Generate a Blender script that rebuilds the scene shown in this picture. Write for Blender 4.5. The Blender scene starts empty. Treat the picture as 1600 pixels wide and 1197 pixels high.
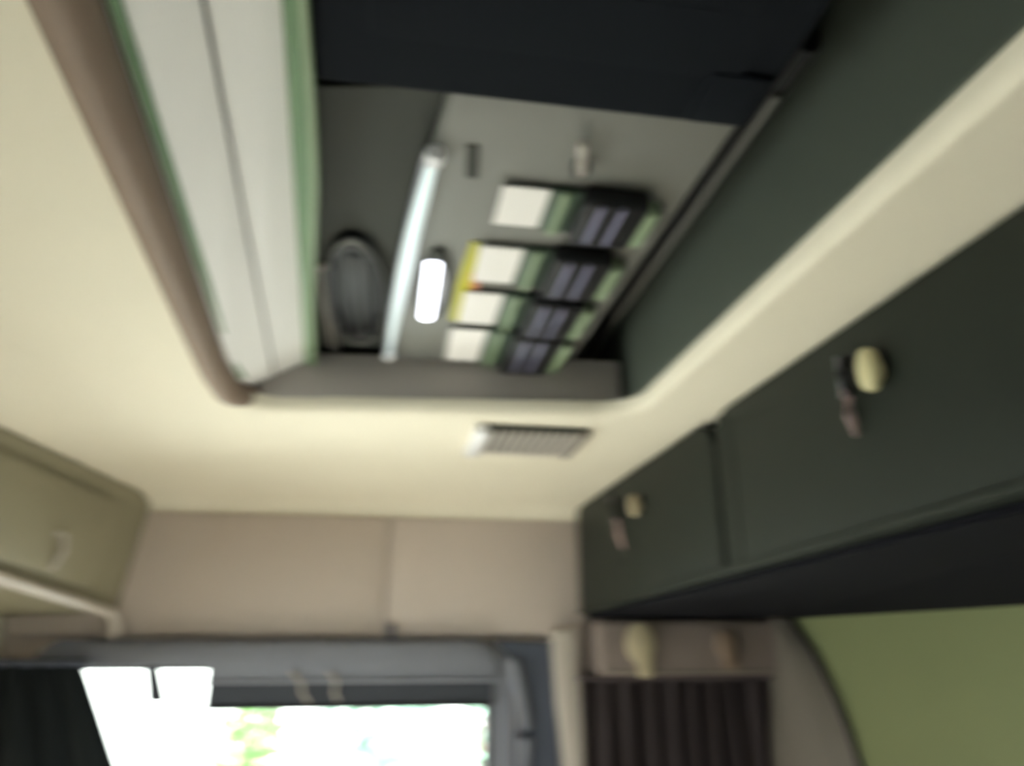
import bpy, bmesh, math, random
from mathutils import Vector, Matrix
random.seed(4)

# ------------------------------------------------------------------ camera
FPX = 1150.0; CXP, CYP = 800.0, 598.5
PITCH = math.radians(19.2456); YAW = math.radians(9.3244)      # up, to the right
EYE = Vector((0.0, 0.0, 1.5))
scene = bpy.context.scene
cd = bpy.data.cameras.new('camera'); cam = bpy.data.objects.new('camera', cd)
scene.collection.objects.link(cam); scene.camera = cam
cd.sensor_fit = 'HORIZONTAL'; cd.sensor_width = 36.0; cd.lens = FPX / 1600.0 * 36.0
cd.clip_start = 0.02; cd.clip_end = 300
cam.location = EYE
cam.rotation_euler = (math.pi / 2 + PITCH, 0, -YAW)
cd.dof.use_dof = True; cd.dof.focus_distance = 0.22
cd.dof.aperture_fstop = 10.5; cd.dof.aperture_ratio = 0.45

# ------------------------------------------------------------------ daylight
world = bpy.data.worlds.new('world'); scene.world = world; world.use_nodes = True
bg = world.node_tree.nodes['Background']
bg.inputs[0].default_value = (0.96, 0.98, 1.0, 1); bg.inputs[1].default_value = 5.0
sl = bpy.data.lights.new('sun', 'SUN'); sl.energy = 36.0; sl.angle = math.radians(6); sl.color = (1, 0.95, 0.86)
sun = bpy.data.objects.new('sun', sl); scene.collection.objects.link(sun)
sun.rotation_euler = (math.radians(54), 0, math.radians(-62))
scene.view_settings.view_transform = 'Standard'; scene.view_settings.look = 'None'
scene.view_settings.gamma = 1.0; scene.view_settings.use_curve_mapping = False
scene.view_settings.exposure = 0.30
scene.cycles.caustics_reflective = False; scene.cycles.caustics_refractive = False

def portal(name, loc, rot, sx, sy):
    l = bpy.data.lights.new(name, 'AREA'); l.shape = 'RECTANGLE'; l.size = sx; l.size_y = sy
    l.cycles.is_portal = True
    o = bpy.data.objects.new(name, l); scene.collection.objects.link(o)
    o.location = loc; o.rotation_euler = rot
    return o
HP = math.pi / 2

# ------------------------------------------------------------------ view geometry used to measure the room
def ray(px, py):
    x, y, z = px - CXP, py - CYP, FPX
    up = -y * math.cos(PITCH) + z * math.sin(PITCH)
    f = z * math.cos(PITCH) + y * math.sin(PITCH)
    return Vector((x * math.cos(YAW) + f * math.sin(YAW), -x * math.sin(YAW) + f * math.cos(YAW), up))
def onz(px, py, z): r = ray(px, py); return EYE + r * ((z - EYE.z) / r.z)
def ony(px, py, y): r = ray(px, py); return EYE + r * (y / r.y)
def onx(px, py, x): r = ray(px, py); return EYE + r * (x / r.x)

# ------------------------------------------------------------------ materials
def lin(c): return tuple((v / 12.92 if v <= 0.04045 else ((v + 0.055) / 1.055) ** 2.4) for v in c)
def rgb(r, g, b): return lin((r / 255, g / 255, b / 255)) + (1,)
MATS = {}
def mat(name, col, rough=0.6, metal=0.0, bump=0.0, scale=60.0, var=0.06, spec=0.4, vscale=3.0, coat=0.0):
    if name in MATS: return MATS[name]
    m = bpy.data.materials.new(name); m.use_nodes = True
    nt = m.node_tree; b = nt.nodes['Principled BSDF']
    b.inputs['Roughness'].default_value = rough; b.inputs['Metallic'].default_value = metal
    b.inputs['Specular IOR Level'].default_value = spec
    b.inputs['Coat Weight'].default_value = coat
    tc = nt.nodes.new('ShaderNodeTexCoord')
    n = nt.nodes.new('ShaderNodeTexNoise'); n.inputs['Scale'].default_value = vscale; n.inputs['Detail'].default_value = 3
    nt.links.new(tc.outputs['Object'], n.inputs['Vector'])
    mx = nt.nodes.new('ShaderNodeMixRGB'); mx.blend_type = 'MIX'
    mx.inputs[1].default_value = tuple(v * (1 - var) for v in col[:3]) + (1,)
    mx.inputs[2].default_value = tuple(min(1, v * (1 + var)) for v in col[:3]) + (1,)
    nt.links.new(n.outputs['Fac'], mx.inputs[0]); nt.links.new(mx.outputs[0], b.inputs['Base Color'])
    if bump > 0:
        n2 = nt.nodes.new('ShaderNodeTexNoise'); n2.inputs['Scale'].default_value = scale
        nt.links.new(tc.outputs['Object'], n2.inputs['Vector'])
        bp = nt.nodes.new('ShaderNodeBump'); bp.inputs['Strength'].default_value = bump; bp.inputs['Distance'].default_value = 0.002
        nt.links.new(n2.outputs['Fac'], bp.inputs['Height']); nt.links.new(bp.outputs[0], b.inputs['Normal'])
    MATS[name] = m
    return m
def glass_mat(name, tint):
    m = bpy.data.materials.new(name); m.use_nodes = True; nt = m.node_tree
    for n in list(nt.nodes): nt.nodes.remove(n)
    out = nt.nodes.new('ShaderNodeOutputMaterial'); t = nt.nodes.new('ShaderNodeBsdfTransparent'); t.inputs[0].default_value = tint
    g = nt.nodes.new('ShaderNodeBsdfGlossy'); g.inputs['Roughness'].default_value = 0.03
    lw = nt.nodes.new('ShaderNodeFresnel'); lw.inputs[0].default_value = 1.3
    mx = nt.nodes.new('ShaderNodeMixShader')
    nt.links.new(lw.outputs[0], mx.inputs[0]); nt.links.new(t.outputs[0], mx.inputs[1]); nt.links.new(g.outputs[0], mx.inputs[2])
    nt.links.new(mx.outputs[0], out.inputs[0]); MATS[name] = m
    return m

CREAM = mat('cream_headliner', (0.75, 0.69, 0.57, 1), 0.75, bump=0.25, scale=400, var=0.03)
BEIGE = mat('beige_panel', (0.56, 0.475, 0.435, 1), 0.7, bump=0.2, scale=300, var=0.04)
OLIVEGREY = mat('olive_grey_laminate', (0.26, 0.235, 0.165, 1), 0.6, bump=0.1)
PALETRIM = mat('pale_mauve_plastic', (0.46, 0.41, 0.37, 1), 0.5)
BROWN = mat('brown_rubber_trim', (0.235, 0.165, 0.125, 1), 0.6, bump=0.15)
MAUVE = mat('mauve_grey_plastic', (0.36, 0.325, 0.305, 1), 0.7)
WHITE = mat('white_panel', (0.80, 0.78, 0.775, 1), 0.45, var=0.02)
GREEN = mat('green_edge_moulding', (0.12, 0.22, 0.105, 1), 0.5)
DARKGREY = mat('charcoal_lining', (0.042, 0.045, 0.039, 1), 0.8, bump=0.3, scale=300)
CONSOLE = mat('grey_console_plastic', (0.19, 0.187, 0.175, 1), 0.55, bump=0.15, scale=500)
SLATE = mat('dark_green_grey_lining', (0.062, 0.074, 0.06, 1), 0.85, bump=0.2, scale=300)
NAVY = mat('blue_black_plastic', (0.006, 0.0075, 0.011, 1), 0.9, spec=0.12)
BLACK = mat('black_plastic', (0.008, 0.008, 0.010, 1), 0.45, spec=0.25)
GUNMETAL = mat('dark_rubber_seal', (0.03, 0.03, 0.032, 1), 0.35)
CABINET = mat('dark_green_grey_laminate', (0.0165, 0.0205, 0.0155, 1), 0.6, bump=0.08, scale=200, spec=0.18)
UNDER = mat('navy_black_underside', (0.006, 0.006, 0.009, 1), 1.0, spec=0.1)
IVORY = mat('ivory_plastic', (0.62, 0.56, 0.33, 1), 0.35)
HOOKT = mat('pale_tan_plastic', (0.50, 0.42, 0.29, 1), 0.45)
TANKNOB = mat('tan_plastic', (0.40, 0.33, 0.22, 1), 0.4)
PINK = mat('dusty_pink_vinyl', (0.40, 0.27, 0.27, 1), 0.5)
STEEL = mat('dull_steel', (0.35, 0.35, 0.38, 1), 0.3, metal=0.9)
LABELW = mat('white_label_card', (0.84, 0.80, 0.785, 1), 0.6, var=0.02)
YELLOW = mat('yellow_sticker_vinyl', (0.50, 0.47, 0.02, 1), 0.5, var=0.02)
ORANGE = mat('orange_sticker_vinyl', (0.62, 0.22, 0.12, 1), 0.5)
DKGREEN = mat('dark_green_plastic', (0.045, 0.075, 0.05, 1), 0.5)
PALEGREEN = mat('pale_green_plastic', (0.26, 0.34, 0.21, 1), 0.45)
LILAC = mat('lilac_highlight_metal', (0.20, 0.19, 0.30, 1), 0.35, metal=0.4)
FROST = mat('frosted_bluish_diffuser', (0.66, 0.74, 0.75, 1), 0.25, var=0.03)
BRIGHT = mat('glossy_white_plastic', (0.90, 0.89, 0.93, 1), 0.2, var=0.01)
FRAMEG = mat('blue_grey_frame', (0.20, 0.205, 0.25, 1), 0.45)
FRAMED = mat('dark_blue_grey_pillar', (0.07, 0.08, 0.115, 1), 0.55)
BLIND = mat('dark_slate_blind', (0.045, 0.05, 0.065, 1), 0.6)
CURTAIN = mat('dark_plum_curtain_cloth', (0.075, 0.058, 0.062, 1), 0.9, bump=0.4, scale=500)
DRAPE = mat('dark_slate_curtain_cloth', (0.03, 0.036, 0.04, 1), 0.9, bump=0.4, scale=500)
VALANCE = mat('mauve_brown_cloth', (0.215, 0.17, 0.155, 1), 0.85, bump=0.3, scale=500)
TAUPE = mat('taupe_trim', (0.15, 0.13, 0.11, 1), 0.7)
OLIVE = mat('olive_green_wall', (0.185, 0.205, 0.10, 1), 0.75, bump=0.2, scale=250)
FLOORM = mat('pale_vinyl_floor', (0.66, 0.63, 0.57, 1), 0.6)
GROUND = mat('pale_concrete', (0.50, 0.53, 0.52, 1), 0.9, var=0.1)
LEAF = mat('leaf_green', (0.16, 0.33, 0.10, 1), 0.6, var=0.3, vscale=0.8)
LEAF2 = mat('leaf_teal', (0.22, 0.36, 0.28, 1), 0.6, var=0.3, vscale=0.8)
BARK = mat('grey_bark', (0.18, 0.14, 0.11, 1), 0.9)
SEATC = mat('seat_grey_cloth', (0.16, 0.16, 0.17, 1), 0.9)
def glow(name, col, strength, rough=.3):
    m = mat(name, col, rough); b = m.node_tree.nodes['Principled BSDF']
    b.inputs['Emission Color'].default_value = col; b.inputs['Emission Strength'].default_value = strength
    return m
LAMPON = glow('lit_lamp_lens', (0.88, 0.90, 1.0, 1), 5.0)
TUBEON = glow('lit_frosted_tube', (0.72, 0.82, 0.84, 1), 0.45)
GLASS = glass_mat('window_glass', (0.95, 0.98, 0.97, 1))

# ------------------------------------------------------------------ object helpers
WORLDLOC = {}
def link(o): scene.collection.objects.link(o); return o
def tag(o, label=None, cat=None, group=None, kind=None):
    if label: o['label'] = label
    if cat: o['category'] = cat
    if group: o['group'] = group
    if kind: o['kind'] = kind
    return o
def obj(name, bm, m, parent=None, smooth=False, label=None):
    bm.normal_update()
    vs = [v.co for v in bm.verts]
    c = Vector([(min(v[i] for v in vs) + max(v[i] for v in vs)) / 2 for i in range(3)])
    bmesh.ops.translate(bm, verts=bm.verts, vec=-c)
    me = bpy.data.meshes.new(name); bm.to_mesh(me); bm.free()
    me.materials.append(m)
    if smooth:
        for p in me.polygons: p.use_smooth = True
        try: me.set_sharp_from_angle(angle=math.radians(38))
        except Exception: pass
    o = link(bpy.data.objects.new(name, me))
    if parent:
        o.parent = parent; o.location = c - WORLDLOC[parent.name]
    else: o.location = c
    WORLDLOC[o.name] = c
    if label: o['label'] = label
    return o
def empty(name, loc, label=None, cat=None, group=None, kind=None):
    o = link(bpy.data.objects.new(name, None)); o.location = loc; o.empty_display_size = 0.05
    WORLDLOC[o.name] = Vector(loc); tag(o, label, cat, group, kind); return o
def bevel(bm, w, seg=2):
    if w > 0:
        bmesh.ops.bevel(bm, geom=[e for e in bm.edges if e.calc_face_angle(0) > 0.5], offset=w, segments=seg, affect='EDGES', profile=0.5)
def box(a, b, bev=0.0, seg=2, bm=None):
    nb = bmesh.new()
    r = bmesh.ops.create_cube(nb, size=1)
    a = Vector(a); b = Vector(b)
    for v in nb.verts: v.co = Vector([(a[i] + b[i]) / 2 + v.co[i] * (b[i] - a[i]) for i in range(3)])
    bevel(nb, bev, seg)
    return merge(bm, nb)
def merge(bm, nb):
    if bm is None: return nb
    me = bpy.data.meshes.new('tmp'); nb.to_mesh(me); nb.free(); bm.from_mesh(me); bpy.data.meshes.remove(me); return bm
def prism(pts, vec, bev=0.0, seg=2, bm=None):
    nb = bmesh.new(); vec = Vector(vec)
    A = [nb.verts.new(Vector(p)) for p in pts]; B = [nb.verts.new(Vector(p) + vec) for p in pts]
    n = len(pts)
    nb.faces.new(A); nb.faces.new(B[::-1])
    for i in range(n): nb.faces.new((A[i], B[i], B[(i + 1) % n], A[(i + 1) % n]))
    bmesh.ops.recalc_face_normals(nb, faces=nb.faces)
    bevel(nb, bev, seg)
    return merge(bm, nb)
def ring(outer, inner, vec, bm=None):
    nb = bmesh.new(); vec = Vector(vec); n = len(outer)
    L = [[nb.verts.new(Vector(p) + d) for p in ps] for ps, d in ((outer, vec * 0), (inner, vec * 0), (inner, vec), (outer, vec))]
    for i in range(n):
        j = (i + 1) % n
        for k in range(4):
            a, b = L[k], L[(k + 1) % 4]
            nb.faces.new((a[i], a[j], b[j], b[i]))
    bmesh.ops.recalc_face_normals(nb, faces=nb.faces)
    return merge(bm, nb)
def tube(path, r, seg=8, bm=None, sx=1.0, sy=1.0):
    nb = bmesh.new(); path = [Vector(p) for p in path]; R = []
    for i, p in enumerate(path):
        d = (path[min(i + 1, len(path) - 1)] - path[max(i - 1, 0)]).normalized()
        u = d.cross(Vector((0, 0, 1)));  u = u.normalized() if u.length > 1e-3 else Vector((1, 0, 0))
        w = d.cross(u).normalized(); rr = r[i] if isinstance(r, (list, tuple)) else r
        R.append([nb.verts.new(p + u * (math.cos(t) * rr * sx) + w * (math.sin(t) * rr * sy)) for t in [2 * math.pi * k / seg for k in range(seg)]])
    for a, b in zip(R, R[1:]):
        for k in range(seg): nb.faces.new((a[k], a[(k + 1) % seg], b[(k + 1) % seg], b[k]))
    nb.faces.new(R[0][::-1]); nb.faces.new(R[-1])
    bmesh.ops.recalc_face_normals(nb, faces=nb.faces)
    return merge(bm, nb)
def lathe(prof, seg=20, M=Matrix.Identity(4), bm=None, sx=1, sy=1, hollow=False):
    nb = bmesh.new(); R = []
    for r, z in prof:
        R.append([nb.verts.new(Vector((math.cos(2 * math.pi * k / seg) * r * sx, math.sin(2 * math.pi * k / seg) * r * sy, z))) for k in range(seg)])
    for a, b in zip(R, (R[1:] + R[:1]) if hollow else R[1:]):
        for k in range(seg): nb.faces.new((a[k], a[(k + 1) % seg], b[(k + 1) % seg], b[k]))
    if not hollow: nb.faces.new(R[0][::-1]); nb.faces.new(R[-1])
    bmesh.ops.recalc_face_normals(nb, faces=nb.faces)
    bmesh.ops.transform(nb, matrix=M, verts=nb.verts)
    return merge(bm, nb)
def rrect(x0, x1, z0, z1, rads, n=8):
    """rounded rectangle, rads = (x0z0, x1z0, x1z1, x0z1), counter-clockwise list of 2-tuples"""
    out = []
    for (cx, cz, sx, sz, a0, r) in ((x0, z0, 1, 1, math.pi, rads[0]), (x1, z0, -1, 1, 1.5 * math.pi, rads[1]), (x1, z1, -1, -1, 0, rads[2]), (x0, z1, 1, -1, 0.5 * math.pi, rads[3])):
        r = max(r, 0.002)
        for k in range(n + 1):
            t = a0 + HP * k / n
            out.append((cx + sx * r + math.cos(t) * r, cz + sz * r + math.sin(t) * r))
    return out

# ------------------------------------------------------------------ the setting
ZC = 2.0            # headliner height
ZT = 2.31           # top of the roof recess
YF = 2.90           # front wall
XL, XR = -1.28, 1.52
YB = -2.6
XC = 0.73           # face of the right-hand overhead cabinet

tag(obj('floor', box((XL - .1, YB - .1, -.06), (XR + .1, YF + .12, 0)), FLOORM), kind='structure')

# headliner with the roof opening, curving down into the front wall
def ceiling_mesh():
    bm = bmesh.new()
    oxl0, oxl1, oxr = -.285, -.385, .575
    y0, y1 = .12, 1.72; y1r = 1.64
    hole = []
    def arc(cx, cy, r, a0, a1, n=10):
        for k in range(n + 1):
            t = a0 + (a1 - a0) * k / n; hole.append((cx + math.cos(t) * r, cy + math.sin(t) * r))
    arc(oxr - .1, y1r - .1, .1, 0, HP)
    arc(oxl1 + .10, y1 - .10, .10, HP, math.pi)
    arc(oxl0 + .06, y0 + .06, .06, math.pi, 1.5 * math.pi, 5)
    arc(oxr - .06, y0 + .06, .06, 1.5 * math.pi, 2 * math.pi, 5)
    yc = 2.74
    outer = [(XL, YB), (XR, YB), (XR, yc), (XL, yc)]
    ov = [bm.verts.new((x, y, ZC)) for x, y in outer]
    hv = [bm.verts.new((x, y, ZC)) for x, y in hole]
    es = [bm.edges.new((ov[i], ov[(i + 1) % 4])) for i in range(4)] + [bm.edges.new((hv[i], hv[(i + 1) % len(hv)])) for i in range(len(hv))]
    bmesh.ops.triangle_fill(bm, use_beauty=True, use_dissolve=False, edges=es)
    # rolled-up lip around the opening
    cen = Vector((.1, .85))
    prev = hv
    for k in range(0, 6):
        t = HP * k / 5; inset = .004 + .031 * math.sin(t); up = .035 * (1 - math.cos(t))
        cur = []
        for (x, y) in hole:
            d = (cen - Vector((x, y))); d = Vector((d.x, d.y)).normalized()
            cur.append(bm.verts.new((x + d.x * inset, y + d.y * inset, ZC + up)))
        for i in range(len(hole)):
            j = (i + 1) % len(hole); bm.faces.new((prev[i], prev[j], cur[j], cur[i]))
        prev = cur
    # cove
    a, b = ov[3], ov[2]; N = 10
    for k in range(0, N + 1):
        t = HP * k / N; y = yc + .006 + .134 * math.sin(t); z = ZC - .06 * (1 - math.cos(t))
        c = bm.verts.new((XL, y, z)); d = bm.verts.new((XR, y, z))
        bm.faces.new((a, b, d, c)); a, b = c, d
    bmesh.ops.recalc_face_normals(bm, faces=bm.faces)
    return bm, hole
cbm, HOLE = ceiling_mesh()
ceil = obj('ceiling', cbm, CREAM, smooth=True); tag(ceil, kind='structure')

# roof shell above (keeps the daylight out)
shell = box((XL - .08, YB - .1, ZT + .035), (XR + .08, YF + .3, ZT + .07))
tag(obj('trim_1', shell, SLATE), 'grey metal roof skin above the headliner', kind='structure')

# walls
def wall_with_opening(name, axis, pos, th, u0, u1, z0, z1, op, m):
    """four boxes round an opening op = (u0,u1,z0,z1) joined as one wall"""
    bm = None
    for (a, b, c, d) in ((u0, op[0], z0, z1), (op[1], u1, z0, z1), (op[0], op[1], z0, op[2]), (op[0], op[1], op[3], z1)):
        if axis == 'x': bm = box((min(pos, pos + th), a, c), (max(pos, pos + th), b, d), bm=bm)
        else: bm = box((a, min(pos, pos + th), c), (b, max(pos, pos + th), d), bm=bm)
    return tag(obj(name, bm, m), kind='structure')
ZTOP = ZT + .04
WL = (.75, 2.35, .50, 1.40); WR = (.25, 1.5, .45, 1.0); WB = (-.5, .6, .9, 1.5)
wall_with_opening('wall_left', 'x', XL, -.06, YB, YF + .1, 0, ZTOP, WL, CREAM)
wall_with_opening('wall_right', 'x', XR, .06, YB, YF + .1, 0, ZTOP, WR, OLIVE)
wall_with_opening('wall_rear', 'y', YB, -.06, XL, XR, 0, ZTOP, WB, CREAM)
WF = (-1.10, .40, .62, 1.41)
wfront = wall_with_opening('wall_front', 'y', YF, .06, XL, XR, 0, ZTOP, WF, BEIGE)

# outer end-caps of the recess sit on these: right wall, slanted white left wall, top
recess_top = obj('ceiling_recess', box((-.62, .05, ZT), (.70, 2.45, ZT + .03)), DARKGREY)
tag(recess_top, 'charcoal lining at the top of the roof recess', kind='structure')
tag(obj('wall_recess', box((.548, .05, ZC + .034), (.578, 2.45, ZT - .001), .003), SLATE), 'dark green grey side wall of the roof recess', kind='structure')
tag(obj('wall_recess_end', box((-.62, 2.10, ZC + .05), (.70, 2.13, ZT)), MAUVE), 'mauve grey end wall of the roof recess', kind='structure')
tag(obj('wall_recess_near', box((-.62, .05, ZC + .03), (.70, .08, ZT)), DARKGREY), 'charcoal near wall of the roof recess', kind='structure')

# slanted white side of the recess: two panels with a seam, green edge moulding
def lerp(a, b, t): return Vector(a) + (Vector(b) - Vector(a)) * t
B0, B1 = Vector((-.262, .10, ZC + .082)), Vector((-.405, 2.44, ZC + .03))     # lower edge near/far
B0 = Vector((-.283, .10, ZC + .085)); B1 = Vector((-.42, 2.44, ZC + .035))
T0, T1 = Vector((-.115, .10, ZT - .004)), Vector((-.288, 2.44, ZT - .004))
B0, B1 = B0 - (T0 - B0) * .26, B1 - (T1 - B1) * .06
B1 = lerp(B0, B1, .85)
ZS = ZC + .125                      # the slope is shallow: its upper edge hangs below the recess top
KS = (ZS - EYE.z) / (ZT - .004 - EYE.z)
TT0, TT1 = T0.copy(), lerp(T0, T1, 1.13)
def down(p): return EYE + (Vector(p) - EYE) * KS
T0, T1 = down(TT0), down(TT1)
wl = empty('wall_recess_slope', (-.35, 1.2, ZC + .06), 'white panelled slope on the left of the roof recess', kind='structure')
nrm = (T0 - B0).cross(B1 - B0).normalized()
if nrm.x > 0: nrm = -nrm
def strip(f0, f1, g0=None, g1=None, th=.018):
    g0 = f0 if g0 is None else g0; g1 = f1 if g1 is None else g1
    ya, yb = 0.0, 1.0
    pts = []
    N = 16
    lo = []; hi = []
    for k in range(N + 1):
        t = k / N
        lo.append(lerp(lerp(B0, T0, f0 + (g0 - f0) * t), lerp(B1, T1, f0 + (g0 - f0) * t), t))
        hi.append(lerp(lerp(B0, T0, f1 + (g1 - f1) * t), lerp(B1, T1, f1 + (g1 - f1) * t), t))
    return prism(lo + hi[::-1], nrm * th, .002, 1)
obj('panel', strip(0, .655, 0, .565), WHITE, wl)
obj('panel', strip(.676, .975, .588, .95), WHITE, wl)
obj('backing', prism([B0 + nrm * .022, B1 + nrm * .022, T1 + nrm * .022, T0 + nrm * .022], nrm * .02), BLACK, wl)
# green moulding along the top edge of the slope: widest in the middle
mo = []; mi = []
for k in range(25):
    t = k / 24; y = .14 + 2.55 * t
    e = lerp(TT0, TT1, (y - .10) / (TT1.y - .10))
    w = .016 + .016 * math.exp(-((y - 1.15) / .38) ** 2)
    mo.append(down((e.x - .012, y, ZT - .022))); mi.append(down((e.x - .012 + w, y, ZT - .022)))
gm = obj('edge_moulding', prism(mo + mi[::-1], (0, 0, .022), .006, 2), GREEN, wl, True, label='green edge moulding along the white slope')
obj('gasket', tube([v + Vector((.004, 0, .002)) for v in mi], .006, 6), PALEGREEN, wl, True)

obj('riser', prism([T0 + Vector((-.012, 0, .012)), T1 + Vector((-.012, 0, .012)), Vector((TT1.x - .05, T1.y, ZT - .002)), Vector((TT0.x - .05, T0.y, ZT - .002))], (-.012, 0, 0)), DARKGREY, wl, label='charcoal strip above the white slope')
# brown trim on the left side of the opening, mauve grey lip at its front
def along(y): return -.385 + (.1) * max(0, min(1, (1.46 - y) / 1.34))
path = []
for k in range(24):
    y = .14 + (1.61 - .14) * k / 23
    path.append((along(y) + .014, y, ZC + .026))
path += [(along(1.5) + .022, 1.65, ZC + .027), (along(1.5) + .04, 1.68, ZC + .03), (along(1.5) + .07, 1.70, ZC + .034)]
tag(obj('trim_2', tube(path, [.038] * 24 + [.034, .028, .018], 14, sx=.72, sy=1.0), BROWN, smooth=True), 'rounded brown rubber trim along the left edge of the roof opening', kind='structure')
gp = [(p[0] + .030, p[1], ZC + .052) for p in path[:-3]]
tag(obj('trim_3', tube(gp, .007, 8), GREEN, smooth=True), 'thin green line for the colour fringe beside the brown trim', kind='structure')  # added green line imitating colour fringing along this edge
tag(obj('trim_4', prism([(-.335, 1.690, ZC + .03), (.53, 1.613, ZC + .03), (.53, 1.643, ZC + .03), (-.335, 1.720, ZC + .03)], (0, 0, .115), .008), MAUVE, smooth=True), 'mauve grey lip across the front of the roof opening', kind='structure')

# ------------------------------------------------------------------ front wall
fp = wfront
ZP0, ZP1 = ony(500, 992, YF).z, 1.945
for (xa, xb) in ((XL + .005, ony(606, 900, YF).x - .003), (ony(606, 900, YF).x + .003, XC + .03)):
    obj('panel', box((xa, YF - .03, ZP0), (xb, YF - .001, ZP1), .008, 2), BEIGE, fp, True)
# thin hook under the seam
hk = empty('wall_hook', ony(615, 985, YF - .05), 'small dark hook under the seam of the beige panel above the window', 'hook')
p0 = ony(612, 975, YF - .031); p1 = ony(620, 1015, YF - .03)
obj('plate', box((p0.x - .012, YF - .045, p1.z), (p0.x + .012, YF - .031, p0.z), .004), FRAMED, hk)
obj('prong', tube([(p0.x, YF - .045, p1.z + .03), (p0.x + .004, YF - .07, p1.z + .015), (p0.x + .008, YF - .075, p1.z - .005), (p0.x + .008, YF - .09, p1.z + .015)], .006), FRAMED, hk, True)

# window: rounded frame, gasket, pane
w1 = empty('window_1', (-.35, YF, .62), 'wide front window with rounded blue grey frame', kind='structure')
def ringxz(name, o, i, y0, th, m, parent, ro, ri):
    O = [(x, y0, z) for x, z in rrect(*o, ro)]; I = [(x, y0, z) for x, z in rrect(*i, ri)]
    return obj(name, ring(O, I, (0, th, 0)), m, parent, True)
ringxz('frame', (-1.16, .475, .56, ony(500, 999, YF).z), (-1.08, .395, .64, ony(500, 1040, YF).z), YF - .05, .05, FRAMEG, w1, (.1, .1, .15, .1), (.06, .06, .10, .06))
ringxz('gasket', (-1.085, .40, .63, ony(500, 1038, YF).z), (-1.06, .375, .66, ony(500, 1044, YF).z), YF - .028, .06, BLACK, w1, (.06, .06, .1, .06), (.05, .05, .09, .05))
obj('pane', box((-1.09, YF + .01, .625), (.405, YF + .016, 1.43)), GLASS, w1)

# roller blind over the top of the window
rb = empty('roller_blind', (-.1, YF - .08, ony(500, 1040, YF).z), 'grey roller blind cassette rolled up across the top of the window', 'blind')
a = ony(330, 1006, YF - .09); b = ony(768, 1064, YF - .09)
pts = [(x, YF - .09, z) for x, z in rrect(-.93, .415, b.z, a.z, (.01, .01, .11, .01))]
ca = ony(232, 1040, YF - .09)
# cassette steps up at the left where it does not cover the pane
zst = ony(300, 1040, YF - .09).z; xst = ony(325, 1040, YF - .09).x
poly = [(-.98, zst), (xst, zst), (xst, b.z), (.40, b.z)] + [(x, z) for x, z in rrect(-.98, .415, b.z, a.z, (.01, .01, .11, .01))[18:27]] + [(-.98, a.z)]
obj('cassette', prism([(x, YF - .09, z) for x, z in poly], (0, .04, 0), .006, 2), FRAMEG, rb, True)
c = ony(766, 1100, YF - .07)
obj('blind', box((xst, YF - .072, c.z), (.395, YF - .062, b.z + .005), .003), BLIND, rb)
obj('hem_bar', box((xst, YF - .08, c.z - .006), (.395, YF - .055, c.z + .008), .004), BLACK, rb)
obj('lip', box((xst, YF - .098, b.z - .004), (.40, YF - .088, b.z + .010), .003), FRAMEG, rb)
h0 = ony(233, 1040, YF - .075); h1 = ony(247, 1096, YF - .075)
obj('pull_strap', prism([(h0.x - .016, YF - .075, h0.z), (h0.x + .030, YF - .075, h0.z), (h1.x + .025, YF - .075, h1.z), (h1.x - .035, YF - .075, h1.z)], (0, .01, 0), .002), BLIND, rb)
for (xa, ya, xb, yb) in ((455, 1050, 482, 1098), (515, 1050, 528, 1096)):
    A = ony(xa, ya, YF - .10); Bq = ony(xb, yb, YF - .10)
    obj('cord', tube([A, lerp(A, Bq, .35) + Vector((.012, 0, 0)), lerp(A, Bq, .7) + Vector((-.004, 0, 0)), Bq], .006, 6), PALETRIM, rb, True)

# dark pillar right of the window + beige corner trim
pp = [(770, 1000), (868, 1003), (872, 1100), (890, 1420), (800, 1420), (812, 1120), (806, 1060), (795, 1025)]
tag(obj('trim_5', prism([ony(x, y, YF - .055) for x, y in pp], (0, .05, 0), .01, 3), FRAMED, smooth=True), 'dark blue grey pillar right of the window', kind='structure')
pp = [(864, 985), (908, 978), (906, 1050), (918, 1120), (935, 1200), (950, 1420), (900, 1420), (886, 1200), (872, 1100)]
tag(obj('trim_6', prism([ony(x, y, YF - .10) for x, y in pp], (0, .09, 0), .018, 3), PALETRIM, smooth=True), 'beige curved trim between the pillar and the plum curtain', kind='structure')
fr = []
for k in range(12):
    t = k / 11; q = ony(800 + 26 * math.sin(t * 2.2) * .8, 1030 + 170 * t, YF - .07); fr.append(q)
tag(obj('trim_7', tube(fr, .020, 10), FRAMEG, smooth=True), 'grey piping down the edge of the dark pillar', kind='structure')

# ------------------------------------------------------------------ right overhead cabinet
cab = empty('overhead_cabinet', (1.1, 1.4, 1.6), 'long dark green grey overhead cabinet with two latched doors under the headliner', 'cabinet')
ya, yb = .10, YF - .035
def zb(y): return 1.5 + .092 + (.163 - .092) * (2.86 - y) / 2.11
fa, fb = (XC + .02, ya, zb(ya)), (XC + .02, yb, zb(yb))
body = bmesh.new()
V = [body.verts.new(p) for p in ((XC + .02, ya, zb(ya)), (XC + .02, yb, zb(yb)), (XR - .002, yb, 1.59), (XR - .002, ya, 1.60), (XC + .02, ya, ZC - .002), (XC + .02, yb, 1.96), (XR - .002, yb, 1.96), (XR - .002, ya, ZC - .002))]
for f in ((0, 1, 2, 3), (4, 5, 6, 7), (0, 1, 5, 4), (1, 2, 6, 5), (2, 3, 7, 6), (3, 0, 4, 7)): body.faces.new([V[i] for i in f])
bmesh.ops.recalc_face_normals(body, faces=body.faces)
obj('body', body, CABINET, cab)
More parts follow.
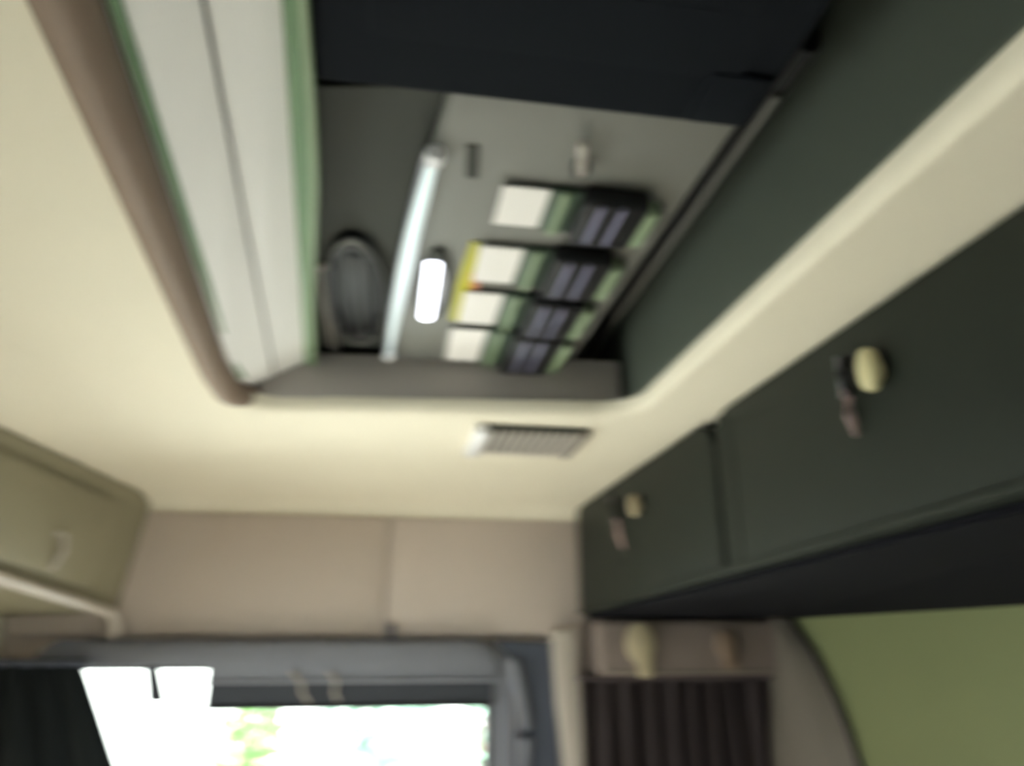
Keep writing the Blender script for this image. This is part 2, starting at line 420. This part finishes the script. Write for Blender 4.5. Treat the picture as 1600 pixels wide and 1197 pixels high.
# matt underside board
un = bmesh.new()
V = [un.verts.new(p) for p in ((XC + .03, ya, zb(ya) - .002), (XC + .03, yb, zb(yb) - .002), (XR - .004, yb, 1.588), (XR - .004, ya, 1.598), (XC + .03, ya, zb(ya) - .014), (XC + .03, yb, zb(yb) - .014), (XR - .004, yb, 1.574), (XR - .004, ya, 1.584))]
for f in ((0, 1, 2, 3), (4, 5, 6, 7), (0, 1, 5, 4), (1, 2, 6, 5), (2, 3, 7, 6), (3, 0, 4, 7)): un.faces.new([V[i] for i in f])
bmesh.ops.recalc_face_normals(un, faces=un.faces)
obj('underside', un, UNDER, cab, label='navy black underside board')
YS = 1.555
def door(y0, y1, r0, r1):
    zt = ZC - .006
    base = rrect(y0, y1, 0, 1, (.001, .001, .001, .001), 1)
    pts = []
    for (yy, zz) in rrect(y0, y1, 1.60, zt, (.03, .03, r1, r0), 8):
        lo = zb(yy) + .010
        z = lo + (zz - 1.60) / (zt - 1.60) * (zt - lo)
        pts.append((XC + .0, yy, z))
    return obj('door', prism(pts, (.022, 0, 0), .006, 3), CABINET, cab, True)
d2 = door(YS + .012, yb - .005, .10, .03)
d1 = door(ya + .02, YS - .014, .03, .05)
# groove strip between the doors
obj('groove', box((XC + .012, YS - .012, zb(YS) + .012), (XC + .020, YS + .010, ZC - .006), .002), BLACK, cab)
obj('edge_strip', box((XC - .003, YS - .085, zb(YS) + .014), (XC + .003, YS - .055, ZC - .03), .002), CABINET, d1)
obj('lower_rail', prism([(XC - .004, ya, zb(ya) + .002), (XC - .004, yb, zb(yb) + .002), (XC - .004, yb, zb(yb) + .016), (XC - .004, ya, zb(ya) + .016)], (.03, 0, 0), .003), CABINET, cab)
RX = Matrix.Rotation(-HP, 4, 'Y')     # local +z -> world -x
def latch(d, kp, sp, m, w=.021, h=.036):
    k = onx(*kp, XC - .012)
    M = Matrix.Translation((XC, k.y, k.z)) @ RX
    obj('escutcheon', lathe([(.001, 0), (.030, 0), (.030, .004), (.024, .008), (.001, .008)], 24, Matrix.Translation((XC, k.y + .006, k.z + .012)) @ RX, sx=.9, sy=.72), BLACK, d, True)
    obj('knob', lathe([(.3, 0), (.55, .006), (.6, .012), (.95, .016), (1.0, .022), (.92, .029), (.6, .034), (.01, .036)], 24, M @ Matrix.Scale(1, 4), sx=h, sy=w), m, d, True)
    s0 = onx(sp[0], sp[1], XC - .01); s1 = onx(sp[2], sp[3], XC - .01)
    mid = lerp(s0, s1, .52)
    lv = obj('catch_lever', tube([s0, lerp(s0, mid, .5) + Vector((-.008, 0, 0)), mid], [.008, .012, .010], 10, sx=.8), BLACK, d, True)
    obj('lever_edge', tube([s0 + Vector((-.008, .010, 0)), mid + Vector((-.008, .010, 0))], .003, 6), STEEL, d, True)
    obj('pull_tab', tube([mid + Vector((-.004, 0, .01)), lerp(mid, s1, .5) + Vector((-.006, 0, 0)), s1], [.009, .012, .004], 10, sx=.5, sy=1), PINK, d, True, label='dusty pink pull tab')
latch(d1, (1367, 578), (1320, 555, 1338, 682), IVORY)
latch(d2, (996, 790), (958, 775, 974, 858), TANKNOB, .022, .034)

# ------------------------------------------------------------------ left overhead bin
XB = -1.0
lb = empty('overhead_bin', (-1.14, 1.2, 1.6), 'olive grey overhead bin with a pale lower lip along the left wall', 'cabinet')
def zl(y): return 1.5 + .155 - .09 * (y - 2.17) / .94
def xbot(y): return -1.0 + .08 * (y - 2.17) / .75
def xtop(y): return -.955 + .09 * (y - 2.0) / .9
def zhi(y): return ZC - .003 - .06 * (1 - math.sqrt(max(0, 1 - ((y - 2.74) / .14) ** 2)) if y > 2.74 else 0)
y0, y1 = .4, YF - .035
bm = bmesh.new(); R_ = []
ysl = [y0, 1.0, 1.6, 2.2, 2.74, 2.78, 2.81, 2.835, 2.85, y1]
for y in ysl:
    R_.append([bm.verts.new(p) for p in ((xbot(y), y, zl(y)), (xtop(y), y, min(zhi(y), ZC - .003)), (XL + .002, y, zhi(y)), (XL + .002, y, zl(y) - .015))])
for a, b in zip(R_, R_[1:]):
    for k in range(4): bm.faces.new((a[k], a[(k + 1) % 4], b[(k + 1) % 4], b[k]))
bm.faces.new(R_[0]); bm.faces.new(R_[-1][::-1])
bmesh.ops.recalc_face_normals(bm, faces=bm.faces)
obj('body', bm, OLIVEGREY, lb)
def bx(y, f): return xbot(y) + (xtop(y) - xbot(y)) * f
pts = []
for (yy, ff) in rrect(.7, 2.62, .12, .86, (.05, .05, .05, .05), 5):
    z = zl(yy) + (ZC - .02 - zl(yy)) * ff; pts.append((bx(yy, ff) + .001, yy, z))
dr = obj('flap', prism(pts, (.012, 0, 0), .004, 2), OLIVEGREY, lb, True)
h = onx(74, 862, -.97)
hx = bx(h.y, (h.z - zl(h.y)) / (ZC - zl(h.y))) + .012
obj('handle', tube([(hx + .004, h.y - .03, h.z + .05), (hx + .025, h.y - .015, h.z + .045), (hx + .025, h.y, h.z), (hx - .002, h.y + .008, h.z - .05)], .009, 8), PALETRIM, dr, True)
lp = [(xbot(y) + .006, y, zl(y) - .004) for y in [.4 + (y1 - .06 - .4) * k / 10 for k in range(11)]]
lp += [(lp[-1][0] + .01, y1 - .035, lp[-1][2] - .02), (lp[-1][0] + .015, y1 - .02, lp[-1][2] - .08)]
obj('lower_lip', tube(lp, .020, 10, sx=1.1, sy=.9), PALETRIM, lb, True, label='pale mauve rounded lip')

# ------------------------------------------------------------------ curtains at the front corners
def pleated(pts_top, pts_bot, n, depth, rows=10, th=.006):
    """cloth sheet between two horizontal polylines with vertical pleats"""
    bm = bmesh.new(); N = n * 8; R = []
    for r in range(rows + 1):
        t = r / rows; row = []
        for k in range(N + 1):
            u = k / N
            p = lerp(lerp(*pts_top, u), lerp(*pts_bot, u), t)
            a = 2 * math.pi * n * u
            d = depth * (math.sin(a + .6 * math.sin(3 * u * math.pi + 2 * t)) + .35 * math.sin(2.3 * a + 1 + t))
            row.append(bm.verts.new(p + Vector((.25 * depth * math.cos(a), -d, 0))))
        R.append(row)
    for a, b in zip(R, R[1:]):
        for k in range(N): bm.faces.new((a[k], a[k + 1], b[k + 1], b[k]))
    g = bmesh.ops.solidify(bm, geom=bm.faces[:], thickness=th)
    bmesh.ops.recalc_face_normals(bm, faces=bm.faces)
    return bm
YC = YF - .14
zt = ony(1000, 962, YC - .05).z; zv = ony(1000, 1056, YC - .05).z
cu = empty('gathered_curtain', (1.12, YC, .9), 'dark plum gathered curtain hanging under the mauve valance', 'curtain')
A = ony(903, 1050, YC); A.z = zv - .014; Bq = ony(1212, 1052, YC)
xr = min(Bq.x, XR - .10)
obj('cloth', pleated(((A.x, YC, A.z), (xr, YC, A.z)), ((A.x + .0, YC, .85), (xr, YC, .85)), 9, .022), CURTAIN, cu, True)
obj('header_tape', box((A.x, YC - .035, A.z - .004), (xr, YC + .03, A.z + .012), .004), CURTAIN, cu)
va = empty('valance', (1.1, YC - .03, A.z), 'mauve brown padded valance below the overhead cabinet', 'valance')
obj('board', box((XC + .03, YC - .06, zv), (XR - .03, YC + .10, min(zt, 1.572)), .025, 4), VALANCE, va, True)
obj('piping', tube([(XC + .05, YC - .058, zv + .016), (1.1, YC - .059, zv + .013), (XR - .04, YC - .058, zv + .016)], .005, 8), TAUPE, va, True)
def curtain_knob(px, py, m, label, s=1.0):
    c = ony(px, py, YC - .075)
    t = empty('curtain_hook', c, label, 'hook', 'hooks on the valance')
    M = Matrix.Translation((c.x, YC - .065, c.z + .012)) @ Matrix.Rotation(HP, 4, 'X')
    obj('knob', lathe([(.012, 0), (.016, .004), (.052 * s, .010), (.062 * s, .018), (.058 * s, .028), (.03, .034), (.001, .036)], 24, M, sx=.85, sy=1.15), m, t, True)
    obj('tongue', prism([(c.x - .022, YC - .090, c.z - .02), (c.x + .045, YC - .085, c.z - .02), (c.x + .040, YC - .085, c.z - .105 * s), (c.x - .006, YC - .085, c.z - .105 * s)], (0, .018, 0), .006, 2), m, t, True)
    obj('screw', lathe([(.001, 0), (.010, 0), (.010, .004), (.001, .005)], 12, Matrix.Translation((c.x, YC - .095, c.z + .02)) @ Matrix.Rotation(HP, 4, 'X')), TAUPE, t, True)
curtain_knob(999, 1010, HOOKT, 'large pale tan hook on the mauve valance near the window')
curtain_knob(1132, 1012, BROWN, 'small brown hook on the valance near the olive wall', .72)

# taupe curved pillar at the right corner
bm = bmesh.new(); rows_ = []; edge = []
yy = [966, 985, 1010, 1040, 1075, 1110, 1150, 1210, 1330, 1480]
xx = [1238, 1250, 1268, 1285, 1301, 1316, 1331, 1350, 1372, 1392]
for x, y in zip(xx, yy):
    r_ = onx(x, y, XR - .012); l_ = ony(1203, y, YF - .12); l_.x = min(l_.x, XR - .06)
    edge.append(r_ + Vector((-.008, -.004, 0)))
    row = []
    for k in range(7):
        t = k / 6; p = lerp(l_, r_, t); bul = .05 * math.sin(math.pi * t)
        row.append(bm.verts.new(p + Vector((-bul, -bul * .6, 0))))
    rows_.append(row)
for a, b in zip(rows_, rows_[1:]):
    for k in range(6): bm.faces.new((a[k], a[k + 1], b[k + 1], b[k]))
bmesh.ops.recalc_face_normals(bm, faces=bm.faces)
bmesh.ops.solidify(bm, geom=bm.faces[:], thickness=.008)
tag(obj('trim_8', bm, TAUPE, smooth=True), 'taupe curved pillar trim between the plum curtain and the olive wall', kind='structure')
tag(obj('trim_9', tube(edge, .007, 6), BLACK, smooth=True), 'dark curved seam beside the olive wall', kind='structure')

# left corner curtain
YL = YF - .16
dc = empty('corner_curtain', (-1.15, YL, .9), 'dark slate curtain drawn back in the corner left of the window', 'curtain')
A = ony(60, 1040, YL)
xr0 = ony(128, 1040, YL).x; xr1 = ony(196, 1190, YL).x
obj('cloth', pleated(((XL + .03, YL, A.z), (xr0, YL, A.z)), ((XL + .03, YL, .85), (xr1 + .1, YL, .85)), 4, .028), DRAPE, dc, True)
obj('rail', tube([(XL + .01, YL, A.z + .008), (xr0 + .02, YL, A.z + .008)], .014, 10), FRAMED, dc, True)

# ------------------------------------------------------------------ ceiling lamp
la = onz(740, 684, ZC); lb_ = onz(905, 684, ZC)
cl = empty('ceiling_lamp', ((la.x + lb_.x) / 2, la.y, ZC), 'small slatted ceiling lamp on the cream headliner in front of the roof opening', 'lamp')
yA = onz(820, 708, ZC - .01).y; yB = onz(820, 664, ZC).y
yA, yB = min(yA, yB), max(yA, yB)
obj('housing', box((la.x, yA, ZC - .012), (lb_.x, yB, ZC - .001), .005), DARKGREY, cl, True)
obj('end_cap', box((la.x - .012, yA - .004, ZC - .03), (la.x + .022, yB + .004, ZC - .001), .008), BRIGHT, cl, True)
obj('end_cap', box((lb_.x - .014, yA - .002, ZC - .024), (lb_.x + .006, yB + .002, ZC - .001), .006), TAUPE, cl, True)
ns = 11
sl0 = None
for k in range(ns):
    x = la.x + .03 + (lb_.x - la.x - .05) * k / (ns - 1)
    if sl0 is None:
        sl0 = obj('slat', box((x - .0045, yA + .006, ZC - .024), (x + .0045, yB - .006, ZC - .010), .001, 1), PALETRIM, cl)
        ref = x
    else:
        s = sl0.copy(); link(s); s.location.x = sl0.location.x + (x - ref)

# ------------------------------------------------------------------ roof recess equipment
ZK = ZC + .135      # face of the grey console, hung low in the recess
con = empty('roof_console', (.2, 1.4, ZK), 'grey moulded console panel set in the roof recess', 'console')
pts = [onz(x, y, ZK) for x, y in ((712, 118), (1168, 178), (895, 560), (850, 625), (612, 625), (616, 480), (648, 320))]
for p in pts: p.x = min(p.x, .535); p.y = min(p.y, 2.095)
obj('panel', prism(pts, (0, 0, .03), .008, 3), CONSOLE, con, True)
cc = sum(pts, Vector()) / len(pts)
obj('housing', prism([cc + (p - cc) * .9 + Vector((.01, 0, .029)) for p in pts], (0, 0, ZT - .002 - ZK - .029), .004, 1), DARKGREY, con, label='charcoal housing behind the panel')
sq = [onz(x, y, ZK - .004) for x, y in ((729, 228), (748, 230), (747, 280), (728, 278))]
obj('slot', prism(sq, (0, 0, .006), .001, 1), DARKGREY, con)

# frosted strip light along the console's left edge
ss = empty('strip_light', onz(640, 400, ZK - .01), 'softly lit frosted bluish strip light along the left edge of the grey console', 'lamp')
pth = []; rr = []
for k in range(19):
    t = k / 18; y = 245 + (555 - 245) * t; x = 679 - 71 * t - 6 * math.sin(math.pi * t)
    pth.append(onz(x, y, ZK - .012)); rr.append(.004 + .0075 * math.sin(math.pi * min(1, .06 + .94 * t)) ** .8)
obj('diffuser', tube(pth, rr, 12, sx=1, sy=.7), TUBEON, ss, True)
obj('base', prism([p + Vector((-.012, 0, .012)) for p in pth] + [p + Vector((.012, 0, .012)) for p in pth[::-1]], (0, 0, .008)), STEEL, ss)
obj('end_cap', lathe([(.001, -.012), (.012, -.012), (.014, 0), (.012, .012), (.001, .012)], 12, Matrix.Translation(pth[0]) @ Matrix.Rotation(HP, 4, 'X')), BRIGHT, ss, True)
obj('end_cap', lathe([(.001, -.012), (.012, -.012), (.014, 0), (.012, .012), (.001, .012)], 12, Matrix.Translation(pth[-1]) @ Matrix.Rotation(HP, 4, 'X')), BRIGHT, ss, True)

# lit white lamp with dark ring
c = onz(672, 445, ZK); p = onz(670, 400, ZK); q = onz(670, 492, ZK)
hl = abs(p.y - q.y) / 2
rs = empty('spot_lamp', c, 'lit bluish white lamp in a dark ring on the grey console', 'lamp')
obj('bezel', lathe([(.72, 0), (1.0, 0), (1.0, .008), (.9, .012), (.72, .012)], 24, Matrix.Translation((c.x + .006, c.y, ZK - .001)) @ Matrix.Rotation(math.pi, 4, 'X'), sx=.032, sy=hl * 1.2, hollow=True), DARKGREY, rs, True)
obj('lens', box((c.x - .013, c.y - hl * .95, ZK - .024), (c.x + .013, c.y + hl, ZK - .001), .010, 3), LAMPON, rs, True)

# yellow sticker with orange mark
st = empty('warning_sticker', onz(722, 440, ZK - .001), 'long yellow sticker beside the white labels on the console', 'sticker')
obj('sheet', prism([onz(x, y, ZK - .0035) for x, y in ((737, 378), (748, 380), (742, 440), (722, 505), (704, 500), (712, 450))], (0, 0, .003)), YELLOW, st)
obj('mark', prism([onz(x, y, ZK - .0055) for x, y in ((736, 428), (750, 428), (746, 466), (736, 466))], (0, 0, .003)), ORANGE, st)

# four fuse modules, each with a white label card
rows = [((780, 284), (848, 302), (848, 362), (779, 344), (1022, 352), 'largest fuse module with white label, nearest in the row'),
        ((747, 378), (808, 395), (806, 450), (744, 432), (960, 445), 'second fuse module from the black roof unit, beside the yellow sticker top'),
        ((724, 450), (778, 466), (776, 514), (720, 497), (914, 512), 'third fuse module from the black roof unit, beside the yellow sticker foot'),
        ((702, 508), (753, 522), (751, 570), (700, 556), (876, 572), 'smallest fuse module with white label, nearest the front lip')]
for (a, b, c, d, e, lab) in rows:
    P = [onz(*q, ZK - .012) for q in (a, b, c, d)]
    x0 = (P[0].x + P[3].x) / 2; x1 = (P[1].x + P[2].x) / 2
    yn = (P[0].y + P[1].y) / 2; yf = (P[2].y + P[3].y) / 2
    if yn > yf: yn, yf = yf, yn
    xe = min(onz(*e, ZK - .02).x, .50)
    m = empty('fuse_module', ((x0 + xe) / 2, yn, ZK), lab, 'fuse module', 'fuse modules with white labels on the roof console')
    g = (yf - yn)
    obj('label_card', box((x0, yn, ZK - .013), (x1, yf, ZK - .010), .001, 1), LABELW, m, label='blank white label card')
    obj('label_holder', box((x0 + .006, yn + .004, ZK - .010), (x1 + .004, yf + g * .10, ZK - .001), .004), CONSOLE, m, True)
    L = xe - x1
    obj('base', box((x1 + .002, yn, ZK - .014), (x1 + L * .28, yf + g * .08, ZK - .001), .005), DKGREEN, m, True)
    obj('rib', box((x1 + L * .10, yn - .002, ZK - .022), (x1 + L * .16, yf + g * .1, ZK - .013), .003), PALEGREEN, m, True)
    bo = obj('fuse_body', box((x1 + L * .28, yn - g * .10, ZK - .036), (x1 + L * .86, yf + g * .10, ZK - .001), .010, 3), BLACK, m, True)
    for f in (.42, .60):  # lilac terminals colour in the highlights on the black bodies
        obj('terminal_highlight', box((x1 + L * f - .0035, yn - g * .1, ZK - .045), (x1 + L * f + .0035, yf - g * .1, ZK - .035), .003), LILAC, bo, True)
    obj('tab', box((x1 + L * .86, yn + g * .15, ZK - .030), (x1 + L * .97, yf + g * .1, ZK - .001), .005), PALEGREEN, m, True)
    obj('end_block', box((x1 + L * .97, yn + g * .2, ZK - .022), (x1 + L * 1.03, yf, ZK - .001), .004), BLACK, m, True)
# pale antenna clip
s0 = onz(911, 224, ZK - .02); s1 = onz(908, 272, ZK - .02)
pn = empty('clip_pin', s0, 'thin pale upright pin beyond the largest fuse module', 'pin')
obj('pin', tube([s0, s1], .006, 8), PALETRIM, pn, True)
obj('foot', box((s1.x - .012, s1.y - .012, ZK - .022), (s1.x + .012, s1.y + .012, ZK - .001), .004), BLACK, pn, True)

# round air vent in the charcoal lining
ZV = ZC + .165
lin_ = [onz(x, y, ZV) for x, y in ((484, 135), (730, 135), (668, 300), (628, 460), (618, 606), (499, 606))]
tag(obj('ceiling_lining', prism(lin_, (0, 0, .012), .003), DARKGREY), 'charcoal lining board left of the grey console', kind='structure')
c = onz(558, 462, ZV - .01)
rv = empty('round_air_vent', (c.x, c.y, ZV), 'round black air vent in the charcoal lining left of the console', 'vent')
ry = abs(onz(558, 385, ZV).y - onz(558, 540, ZV).y) / 2
M = Matrix.Translation((c.x, c.y, ZV - .001)) @ Matrix.Rotation(math.pi, 4, 'X')
rx = .060
obj('bezel', lathe([(.78, 0), (1.0, 0), (1.0, .012), (.94, .022), (.86, .022), (.78, .010)], 32, M, sx=rx, sy=ry, hollow=True), BLACK, rv, True)
obj('rim', lathe([(.97, .012), (1.0, .014), (1.0, .020), (.97, .022), (.95, .018)], 32, M, sx=rx, sy=ry, hollow=True), CONSOLE, rv, True)
obj('throat', lathe([(.01, 0), (.84, 0), (.84, .006), (.01, .004)], 32, M, sx=rx, sy=ry), BLACK, rv, True)
for f in (-.5, -.17, .17, .5):
    w = math.sqrt(1 - f * f) * .74
    obj('louvre', box((c.x + f * rx - .005, c.y - w * ry, ZV - .020), (c.x + f * rx + .005, c.y + w * ry, ZV - .006), .003), BLACK if abs(f) > .3 else GUNMETAL, rv, True)
# pale latch left of the vent
a = onz(499, 410, ZV - .004); b = onz(507, 545, ZV - .004)
vl = empty('recess_catch', a, 'slim catch plate between the green moulding and the round vent', 'catch')
obj('plate', box((a.x - .004, min(a.y, b.y), ZV - .012), (a.x + .012, max(a.y, b.y), ZV - .001), .003), MAUVE, vl, True)
obj('slot', box((a.x + .003, min(a.y, b.y) + .02, ZV - .015), (a.x + .010, max(a.y, b.y) - .02, ZV - .011), .001), BLACK, vl)

# black unit at the near end of the recess
ZU = ZK - .012
a = onz(490, 150, ZU); b = onz(1190, 190, ZU)
UY = (a.y + b.y) / 2; UR = onz(1205, 150, ZU).x
un = empty('roof_fan_unit', (.2, .5, ZU), 'blue black roof unit at the near end of the recess', 'roof unit')
obj('housing', prism([(-.075, .10, ZU), (UR, .10, ZU), (UR, UY, ZU), (onz(488, 140, ZU).x, UY, ZU)], (0, 0, ZT - .002 - ZU), .014, 3), NAVY, un, True)
q0 = onz(1100, 90, ZU - .003); q1 = onz(1170, 170, ZU - .003)
obj('grille_frame', box((-.05, .16, ZU - .005), (UR - .05, UY - .09, ZU + .002), .004), NAVY, un, True)
for k in range(4):
    yq = .20 + k * .10
    obj('grille_bar', box((-.03, yq, ZU - .008), (UR - .07, yq + .05, ZU - .004), .003), NAVY, un, True)
obj('cover', box((UR - .09, UY - .10, ZU - .009), (UR - .012, UY - .015, ZU + .001), .006), NAVY, un, True)

# dark seal bar along the right upper edge of the recess
q = [onx(x, y, .525) for x, y in ((1190, 150), (1050, 352), (900, 580))]
z = sum(p.z for p in q) / 3
tag(obj('trim_10', tube([(.528, .72, z), (.528, .78, z), (.528, 2.43, z)], .024, 10, sx=.8), GUNMETAL, smooth=True), 'dark rubber seal bar along the right upper edge of the recess', kind='structure')
tag(obj('trim_11', tube([(.522, .80, z - .028), (.522, 2.40, z - .028)], .006, 8), CONSOLE, smooth=True), 'thin grey bead for the highlight line under the dark seal bar', kind='structure')  # paler grey bead stands in for a highlight along the bar

# ------------------------------------------------------------------ unseen side and rear windows, added and sized for the daylight they let in
for nm, ax, pos, op in (('unseen_window_2', 'x', XL, WL), ('unseen_window_3', 'x', XR, WR), ('unseen_window_4', 'y', YB, WB)):
    s = 1 if pos in (XR,) else -1
    w = empty(nm, ((pos if ax == 'x' else 0), (pos if ax == 'y' else .5), op[2]), kind='structure')
    def P(u, z, d): return (pos + d, u, z) if ax == 'x' else (u, pos + d, z)
    R2 = (.05, .05, .05, .05)
    O = [P(u, z, 0.0) for u, z in rrect(op[0] - .03, op[1] + .03, op[2] - .03, op[3] + .03, R2)]
    I = [P(u, z, 0.0) for u, z in rrect(op[0] + .02, op[1] - .02, op[2] + .02, op[3] - .02, R2)]
    v = (-s * .02, 0, 0) if ax == 'x' else (0, .02, 0)
    obj('frame', ring(O, I, v), FRAMEG, w, True)
    a, b = P(op[0], op[2], s * .03), P(op[1], op[3], s * .034)
    obj('pane', box([min(a[i], b[i]) for i in range(3)], [max(a[i], b[i]) for i in range(3)]), GLASS, w)
portal('daylight_portal_left', (XL - .065, (WL[0] + WL[1]) / 2, (WL[2] + WL[3]) / 2), (0, -HP, 0), WL[3] - WL[2], WL[1] - WL[0])
portal('daylight_portal_right', (XR + .065, (WR[0] + WR[1]) / 2, (WR[2] + WR[3]) / 2), (0, HP, 0), WR[3] - WR[2], WR[1] - WR[0])
portal('daylight_portal_rear', ((WB[0] + WB[1]) / 2, YB - .065, (WB[2] + WB[3]) / 2), (HP, 0, 0), WB[1] - WB[0], WB[3] - WB[2])
portal('daylight_portal_front', ((WF[0] + WF[1]) / 2, YF + .065, (WF[2] + WF[3]) / 2), (-HP, 0, 0), WF[1] - WF[0], WF[3] - WF[2])

# ------------------------------------------------------------------ outside
tag(obj('ground', box((-60, -60, -.85), (60, 90, -.80)), GROUND), 'pale concrete yard outside the window', kind='structure')
def shrub(name, label, x, y, h, r, n, m):
    t = empty(name, (x, y, -.8), label, 'shrub', 'shrubs outside the front window')
    tr = None
    for k in range(5):
        a = random.uniform(0, 6.28); tr = tube([(x, y, -.8), (x + .1 * r * math.cos(a), y + .1 * r * math.sin(a), -.8 + h * .35), (x + .55 * r * math.cos(a), y + .55 * r * math.sin(a), -.8 + h * .75)], [.05, .035, .012], 6, tr)
    obj('stem', tr, BARK, t, True)
    bm = bmesh.new()
    for k in range(n):
        d = Vector((random.gauss(0, 1), random.gauss(0, 1), random.gauss(0, 1))).normalized() * random.uniform(.45, 1)
        c = Vector((x + d.x * r, y + d.y * r, -.8 + h * .62 + d.z * h * .4))
        u = Vector((random.gauss(0, 1), random.gauss(0, 1), random.gauss(0, 1))).normalized(); w = u.orthogonal().normalized(); s = random.uniform(.06, .13)
        nn = u.cross(w) * s * .15
        vs = [bm.verts.new(c + u * s), bm.verts.new(c + w * s * .45 + nn), bm.verts.new(c - u * s), bm.verts.new(c - w * s * .45 + nn)]
        bm.faces.new((vs[0], vs[1], vs[3])); bm.faces.new((vs[1], vs[2], vs[3]))
    o = obj('foliage', bm, m, t); o['kind'] = 'stuff'
shrub('leafy_shrub', 'bright green leafy shrub outside the left part of the window', -1.35, 9.0, 2.2, .4, 340, LEAF)
shrub('leafy_shrub', 'teal green shrub outside the middle of the window', .05, 10.5, 2.1, .9, 750, LEAF2)
shrub('leafy_shrub', 'dark green shrub outside the right end of the window', 1.25, 9.5, 2.1, .4, 260, LEAF2)
